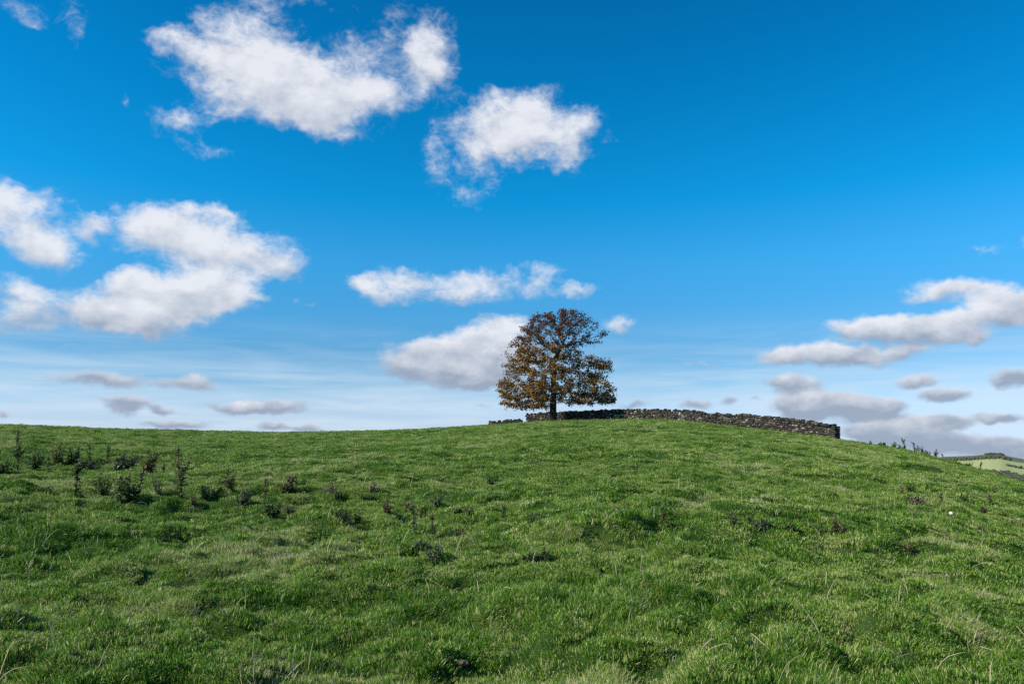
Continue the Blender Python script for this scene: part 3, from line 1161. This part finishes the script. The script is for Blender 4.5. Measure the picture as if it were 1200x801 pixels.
M_TH = {
    'dark': (weed_mat('thistle_leaf_dark', (.036, .072, .016), (.140, .185, .066)), weed_mat('thistle_stem_dark', (.035, .036, .024), (.085, .075, .050))),
    'grey': (weed_mat('thistle_leaf_grey', (.050, .078, .036), (.160, .185, .110)), weed_mat('thistle_stem_grey', (.055, .050, .036), (.13, .115, .085))),
    'brown': (weed_mat('thistle_leaf_brown', (.058, .064, .020), (.185, .160, .072)), weed_mat('thistle_stem_brown', (.060, .050, .030), (.15, .120, .075))),
    'pale': (weed_mat('dead_leaf_pale', (.15, .125, .070), (.34, .29, .19)), weed_mat('dead_stem_pale', (.16, .13, .08), (.32, .27, .18))),
}
M_HEAD = weed_mat('thistle_head', (.060, .050, .030), (.22, .18, .11))


def thistle(px, py, hpx, wpx, tone, form, label, seed):
    """form: tall = one stem with side shoots, bush = many stems, low = leafy clump at the ground"""
    q = random.Random(seed)
    pos, r = ground_at(px, py)
    mpp = r / FPX
    H, Wd = hpx * mpp * 1.15 + .03, max(wpx, 4) * mpp * 0.56
    root = add('thistle', None, loc=tuple(pos), label=label, cat='thistle', group='thistles growing in the pasture')
    ml, ms = M_TH[tone]
    st, lf = MB(), MB()
    heads = []

    def leaf(base, az_, ln, up, wd):
        """spiny lobed leaf: a zigzag-edged strip that arches outwards"""
        vs, fs = [], []
        dx, dy = math.cos(az_), math.sin(az_)
        n = 5
        cur = Vector(base)
        th = up
        for i in range(n + 1):
            t = i / n
            w_ = wd * (1 - t) ** .6 * (1.35 if i % 2 else .45) * (0.5 if i == 0 else 1)
            side = Vector((-dy, dx, 0)) * w_
            lift = Vector((0, 0, w_ * .35))
            vs += [tuple(cur + side + lift), tuple(cur), tuple(cur - side + lift)]
            cur = cur + Vector((dx * math.cos(th), dy * math.cos(th), math.sin(th))) * (ln / n)
            th -= q.uniform(.12, .42)
        for i in range(n):
            a = i * 3
            fs += [(a, a + 1, a + 4, a + 3), (a + 1, a + 2, a + 5, a + 4)]
        lf.put(vs, fs, q.random())

    def shoot(p0, tilt, az_, ln, r0, lscale, leafy_=1.0, head=True, ground_root=True):
        pts, cur, th = [], Vector(p0), tilt
        n = 6
        if ground_root:      # runners join the shoots below the turf
            st.tube([(0, 0, -.035), tuple(Vector(p0) * .5 + Vector((0, 0, -.02))), tuple(p0)], [.006, .006, .006], 4, .2)
        for i in range(n + 1):
            pts.append(cur.copy())
            cur = cur + Vector((math.cos(az_) * math.sin(th), math.sin(az_) * math.sin(th), math.cos(th))) * (ln / n)
            th = th * .88 + q.uniform(-.12, .12)
            az_ += q.uniform(-.3, .3)
        st.tube(pts, [r0 * (1 - .6 * i / n) for i in range(n + 1)], 5, q.random())
        cnt = int((20 + ln * 52) * leafy_)
        for i in range(cnt):
            t = q.random() ** .9
            k = min(int(t * n), n - 1)
            b = pts[k].lerp(pts[k + 1], t * n - k)
            l_ = lscale * (1.15 - .55 * t) * q.uniform(.65, 1.25)
            leaf(b, q.uniform(0, 6.283), l_, q.uniform(-.1, 1.0), l_ * q.uniform(.16, .28))
        if head:
            heads.append((pts[-1], max(.010, min(.026, lscale * .12)) * q.uniform(.8, 1.2)))
        return pts

    if form == 'tall':
        ls = max(min(Wd, .16) * .95, .065)
        main_ = shoot((0, 0, -.03), q.uniform(0, .16), q.uniform(0, 6.28), H * .96, max(.006, H * .013), ls, 1.35)
        for i in range(q.randint(2, 5)):
            k = q.randint(2, 5)
            shoot(main_[k], q.uniform(.5, .9), q.uniform(0, 6.28), H * q.uniform(.18, .38), max(.004, H * .008), ls * .65, 1.3, True, False)
    elif form == 'bush':
        ls = max(Wd * .6, .06)
        for i in range(q.randint(7, 11)):
            a_ = q.uniform(0, 6.28)
            rr0 = Wd * .45 * q.random()
            shoot((math.cos(a_) * rr0, math.sin(a_) * rr0, -.03), q.uniform(.05, .5), a_, H * q.uniform(.45, 1.0), max(.005, H * .010), ls, 1.0, q.random() < .7)
    else:
        ls = max(Wd * .5, .05)
        for i in range(q.randint(8, 13)):
            a_ = q.uniform(0, 6.28)
            rr0 = Wd * .75 * math.sqrt(q.random())
            shoot((math.cos(a_) * rr0, math.sin(a_) * rr0, -.02), q.uniform(.1, .8), a_, H * q.uniform(.5, 1.0), .005, ls, 1.6, False)
    if tone == 'pale':
        for i in range(30):
            a_ = q.uniform(0, 6.28)
            rr0 = Wd * .6 * q.random()
            leaf((math.cos(a_) * rr0, math.sin(a_) * rr0, -.02), a_, H * q.uniform(.6, 1.15), q.uniform(.9, 1.5), .008)
    stem = add('stem', st.build('stem', ms, False, 'rnd'), root)
    add('foliage', lf.build('foliage', ml, False, 'rnd'), root)
    for (hp, hr) in heads[:7]:
        hb = MB()
        hb.tube([(0, 0, -hr), (0, 0, -hr * .3), (0, 0, hr * .5), (0, 0, hr * 1.1), (0, 0, hr * 1.9)], [hr * .35, hr, hr * .8, hr * .5, hr * .95], 7, q.random())
        add('flower_head', hb.build('flower_head', M_HEAD, False, 'rnd'), stem, tuple(hp))
    return root


WEEDS = [
    # far left cluster
    (20, 552, 37, 11, 'dark', 'tall', 'tall narrow dark thistle nearest the left edge of the field'),
    (38, 552, 21, 16, 'dark', 'bush', 'dark bushy thistle just right of the leftmost tall narrow one'),
    (4, 553, 10, 16, 'dark', 'low', 'low dark thistle clump cut by the left edge of the picture'),
    (67, 543, 22, 11, 'brown', 'bush', 'brownish upright thistle touching a low broad green one on its right'),
    (80, 543, 15, 20, 'dark', 'low', 'low broad dark green thistle touching a brown upright one on its left'),
    (56, 549, 9, 7, 'brown', 'tall', 'small brown thistle stub between two larger clumps at far left'),
    (88, 581, 32, 20, 'dark', 'tall', 'dark top-heavy thistle on a bare brown stalk, left foreground row'),
    (106, 547, 24, 6, 'dark', 'tall', 'thin dark thistle with a low leafy foot in the left back row'),
    (101, 549, 8, 18, 'grey', 'low', 'low grey-green thistle leaves at the foot of the thin dark stalk'),
    (126, 546, 19, 9, 'dark', 'tall', 'straight dark compact thistle in the middle of the left back row'),
    (146, 553, 17, 26, 'grey', 'bush', 'wide grey-brown feathery thistle behind the largest dark bush'),
    (172, 556, 25, 18, 'brown', 'bush', 'brownish thistle leaning right, behind the largest dark bush'),
    (120, 583, 22, 16, 'dark', 'bush', 'rounded dark thistle just left of the largest dark bush'),
    (152, 588, 27, 34, 'dark', 'bush', 'largest and widest dark thistle bush, in the left cluster'),
    (187, 580, 22, 11, 'grey', 'bush', 'sparse grey thistle between the largest bush and the tallest stalk'),
    (191, 554, 9, 7, 'grey', 'tall', 'tiny grey thistle tuft behind and left of the tallest stalk'),
    (214, 586, 49, 22, 'brown', 'tall', 'tallest thistle, brown and branched near the top, left field'),
    (268, 575, 24, 15, 'brown', 'bush', 'brown two-headed thistle right of the tallest stalk'),
    (250, 584, 13, 26, 'dark', 'low', 'low dark mound-like thistle right of the tallest stalk'),
    (284, 591, 18, 16, 'grey', 'bush', 'sparse grey-brown thistle right of the low dark mound'),
    (52, 579, 8, 16, 'dark', 'low', 'low dark thistle leaves left of the top-heavy thistle'),
    (226, 592, 9, 9, 'brown', 'bush', 'small brown withered thistle at the foot of the tallest stalk'),
    # left of centre
    (311, 585, 25, 11, 'brown', 'tall', 'leaning brown thistle stalk left of the broad grey-brown clump'),
    (336, 580, 19, 24, 'brown', 'bush', 'broad dark-brown thistle clump left of centre, behind straw'),
    (351, 568, 9, 10, 'dark', 'low', 'small dark thistle behind the right shoulder of the broad brown clump'),
    (321, 602, 13, 20, 'dark', 'low', 'dark leafy thistle in front of the broad grey-brown clump'),
    (337, 603, 10, 12, 'brown', 'low', 'low brown withered thistle beside the dark leafy one in front'),
    (388, 581, 18, 15, 'pale', 'bush', 'larger pale straw-coloured dead thistle clump left of centre'),
    (397, 585, 8, 14, 'dark', 'low', 'dark green leaves at the foot of the larger straw-coloured clump'),
    (437, 578, 12, 13, 'pale', 'bush', 'smaller pale straw-coloured dead thistle clump left of centre'),
    (431, 586, 9, 12, 'dark', 'low', 'dark thistle rosette below the smaller straw-coloured clump'),
    (413, 616, 17, 24, 'dark', 'low', 'low wide dark thistle with a smaller one at its left side'),
    (395, 607, 10, 10, 'dark', 'low', 'smaller dark thistle at the left side of the low wide one'),
    (453, 603, 17, 15, 'brown', 'bush', 'reddish brown dead thistle stalks left of the centre pair'),
    (479, 601, 15, 11, 'brown', 'bush', 'brown dead thistle just behind the taller of the centre pair'),
    (487, 629, 33, 13, 'dark', 'tall', 'taller dark thistle of the upright pair left of centre'),
    (508, 633, 24, 12, 'dark', 'tall', 'shorter dark thistle of the upright pair left of centre'),
    (490, 642, 9, 20, 'grey', 'low', 'flat grey-green thistle rosette in front of the upright pair'),
    (505, 657, 16, 18, 'grey', 'low', 'grey thistle hump nearest the camera, in front of the flat rosette'),
    (508, 591, 14, 15, 'grey', 'low', 'grey-green leafy thistle behind the shorter of the upright pair'),
    (536, 630, 14, 16, 'brown', 'low', 'brownish withered thistle right of the upright pair'),
    (547, 604, 10, 8, 'dark', 'low', 'little dark thistle up the slope right of the upright pair'),
    (534, 601, 6, 8, 'dark', 'low', 'very small dark rosette left of the little dark thistle'),
    (518, 566, 7, 11, 'dark', 'low', 'small dark mound thistle high on the slope left of the tree line'),
    (577, 566, 9, 12, 'dark', 'low', 'small dark bushy thistle below the left side of the tree'),
    (590, 608, 11, 6, 'dark', 'tall', 'single short dark thistle spike below the tree'),
    (628, 611, 9, 17, 'dark', 'low', 'low dark thistle mound straight below the tree trunk'),
    (628, 657, 12, 26, 'dark', 'low', 'wide low dark thistle hump on the bare green middle of the field'),
    # right half
    (779, 617, 21, 6, 'brown', 'tall', 'slender brown thistle stalk right of centre'),
    (785, 619, 7, 8, 'dark', 'low', 'small dark rosette at the foot of the slender brown stalk'),
    (858, 617, 12, 9, 'brown', 'bush', 'grey-brown ragged thistle, leftmost of the row of three small ones'),
    (878, 617, 10, 5, 'dark', 'tall', 'narrow dark thistle, middle of the row of three small ones'),
    (892, 619, 9, 11, 'grey', 'low', 'low grey thistle, rightmost of the row of three small ones'),
    (924, 622, 7, 8, 'dark', 'low', 'tiny dark thistle left of the dark green mound at right'),
    (968, 626, 8, 14, 'dark', 'low', 'dark green mound thistle beside the two-pronged brown one'),
    (985, 626, 18, 13, 'brown', 'bush', 'two-pronged brown thistle in the right half of the field'),
    (1057, 583, 10, 5, 'brown', 'tall', 'thin brown thistle left of a small dark tuft at right'),
    (1066, 576, 7, 8, 'dark', 'low', 'small dark tuft right of the thin brown thistle'),
    (1075, 591, 9, 14, 'pale', 'low', 'faded tan patch of dead thistle below the small dark tuft'),
    (1104, 591, 10, 6, 'brown', 'tall', 'brown thistle spike above the white stone'),
    (1133, 587, 9, 9, 'dark', 'low', 'dark leafy thistle up and right of the white stone'),
    (1166, 581, 9, 5, 'dark', 'tall', 'dark thin thistle near the right edge, higher of two'),
    (1161, 591, 8, 6, 'brown', 'tall', 'brown leaning thistle near the right edge, lower of two'),
    (1152, 601, 6, 9, 'brown', 'low', 'dull brown low weed right of the white stone'),
    (1177, 606, 6, 9, 'brown', 'low', 'dull brown low weed closest to the right edge'),
    (1149, 625, 11, 9, 'dark', 'bush', 'dark green thistle below and right of the white stone'),
    (1062, 646, 8, 12, 'brown', 'low', 'reddish brown flattened weed low in the right field'),
    # along the right skyline
    (1020, 518.6, 4, 4, 'dark', 'bush', 'skyline thistle nearest the wall end, tiny'),
    (1035, 521.4, 4, 8, 'dark', 'low', 'low skyline thistle second from the wall end'),
    (1047, 523.9, 6, 6, 'dark', 'bush', 'stubby skyline thistle third from the wall end'),
    (1057, 526, 5, 6, 'dark', 'low', 'low skyline thistle just left of the tallest spike'),
    (1061, 527, 12, 4, 'dark', 'tall', 'tallest thin thistle spike on the right skyline'),
    (1072, 529.4, 9, 4, 'dark', 'tall', 'second tallest skyline spike, right of the tallest'),
    (1076, 530.4, 8, 4, 'dark', 'bush', 'skyline thistle close beside the second tallest spike'),
    (1083, 532, 8, 6, 'dark', 'bush', 'bushy skyline thistle in the middle of the right row'),
    (1088, 533.2, 5, 5, 'dark', 'low', 'low skyline thistle right of the bushy one'),
    (1095, 534.9, 8, 6, 'dark', 'bush', 'bushy skyline thistle left of the distant hill'),
    (1106, 537.2, 5, 3, 'dark', 'tall', 'small skyline spike where the distant hill begins'),
    (1148, 546.4, 7, 3, 'dark', 'tall', 'lone skyline spike against the pale distant field'),
    (1135, 543.5, 4, 6, 'dark', 'low', 'low skyline weed against the pale distant field'),
]
for i, wd in enumerate(WEEDS):
    thistle(*wd, 100 + i)

# ------------------------------------------------------------------ stones and clods lying in the grass
def lump(name, px, py, wpx, hpx, mat, label, cat, seed):
    q = random.Random(seed)
    pos, r = ground_at(px, py)
    s = r / FPX
    bm = bmesh.new()
    bmesh.ops.create_icosphere(bm, subdivisions=3, radius=1)
    for v in bm.verts:
        n = v.co.normalized()
        k = 1 + .35 * (float(vnoise(n.x * 2 + 9, n.y * 2 + n.z * 1.7, .8, seed)) - .5) + .25 * (float(vnoise(n.x * 5, n.y * 5 + n.z * 4, .9, seed + 1)) - .5)
        v.co = Vector((n.x * wpx * .5 * s, n.y * wpx * .42 * s, n.z * hpx * .6 * s)) * k
    me = bpy.data.meshes.new(name)
    bm.to_mesh(me)
    bm.free()
    me.materials.append(mat)
    for p in me.polygons:
        p.use_smooth = seed % 2 == 0
    o = add(name, me, None, tuple(pos + Vector((0, 0, hpx * .3 * s + .03))), label, cat)
    o.rotation_euler = (q.uniform(-.2, .2), q.uniform(-.2, .2), q.uniform(0, 3))
    return o


m_white, nt, o_, b_ = material('white_limestone')
geo = nt.node('ShaderNodeNewGeometry')
nt.put(b_.inputs['Base Color'], nt.mix(nt.noise(geo.outputs['Position'], 20, 4.0), (.55, .54, .50), (.80, .79, .76)))
m_clod, nt, o_, b_ = material('dry_earth')
geo = nt.node('ShaderNodeNewGeometry')
nt.put(b_.inputs['Base Color'], nt.mix(nt.noise(geo.outputs['Position'], 60, 5.0, 0.7), (.045, .028, .017), (.15, .100, .065)))
lump('stone', 1115, 605, 4.2, 2.6, m_white, 'small white stone lying in the grass at right', 'stone', 2)
lump('earth_clod', 541, 788, 18, 6, m_clod, 'dry brown clod of earth in the grass at the bottom middle', 'clod', 5)

# ------------------------------------------------------------------ woods and hedges on the far hill
m_wood_far, nt, o_, b_ = material('far_wood')
geo = nt.node('ShaderNodeNewGeometry')
nt.put(b_.inputs['Base Color'], nt.mix(nt.noise(geo.outputs['Position'], 0.12, 4.0, .7), (.030, .042, .026), (.085, .085, .045)))
q = random.Random(77)
mb = MB()
bmi = bmesh.new()
bmesh.ops.create_icosphere(bmi, subdivisions=1, radius=1)
IV = [v.co.copy() for v in bmi.verts]
IF = [tuple(v.index for v in f.verts) for f in bmi.faces]
bmi.free()


def far_tree(x, y, s):
    z = float(far_height(np.array(x), np.array(y)))
    vs = []
    for v in IV:
        k = 1 + q.uniform(-.28, .28)
        vs.append((x + v.x * s * k, y + v.y * s * k, z + s * .6 + v.z * s * .9 * k))
    mb.put(vs, IF)


for (px0, px1, r0, r1, wid, n, s0, s1) in ((1142, 1196, 885, 850, 24, 260, 3.0, 5.5), (1118, 1160, 800, 780, 10, 120, 2.5, 4.5), (1150, 1230, 700, 690, 12, 150, 2.5, 4.5),
                                           (1095, 1180, 1170, 1180, 14, 200, 3.0, 5.0), (1152, 1174, 1290, 1292, 3, 40, 2.5, 4.5), (1176, 1230, 1040, 1020, 6, 90, 2.0, 4.0)):
    for i in range(n):
        t = q.random()
        p = polar(px0 + (px1 - px0) * t, (r0 + (r1 - r0) * t + q.gauss(0, wid)) * FK)
        far_tree(p.x, p.y, q.uniform(s0, s1))
add('distant_wood', mb.build('distant_wood', m_wood_far, False), label='dark woods and hedges on the distant hill at far right', cat='wood', kind='stuff')
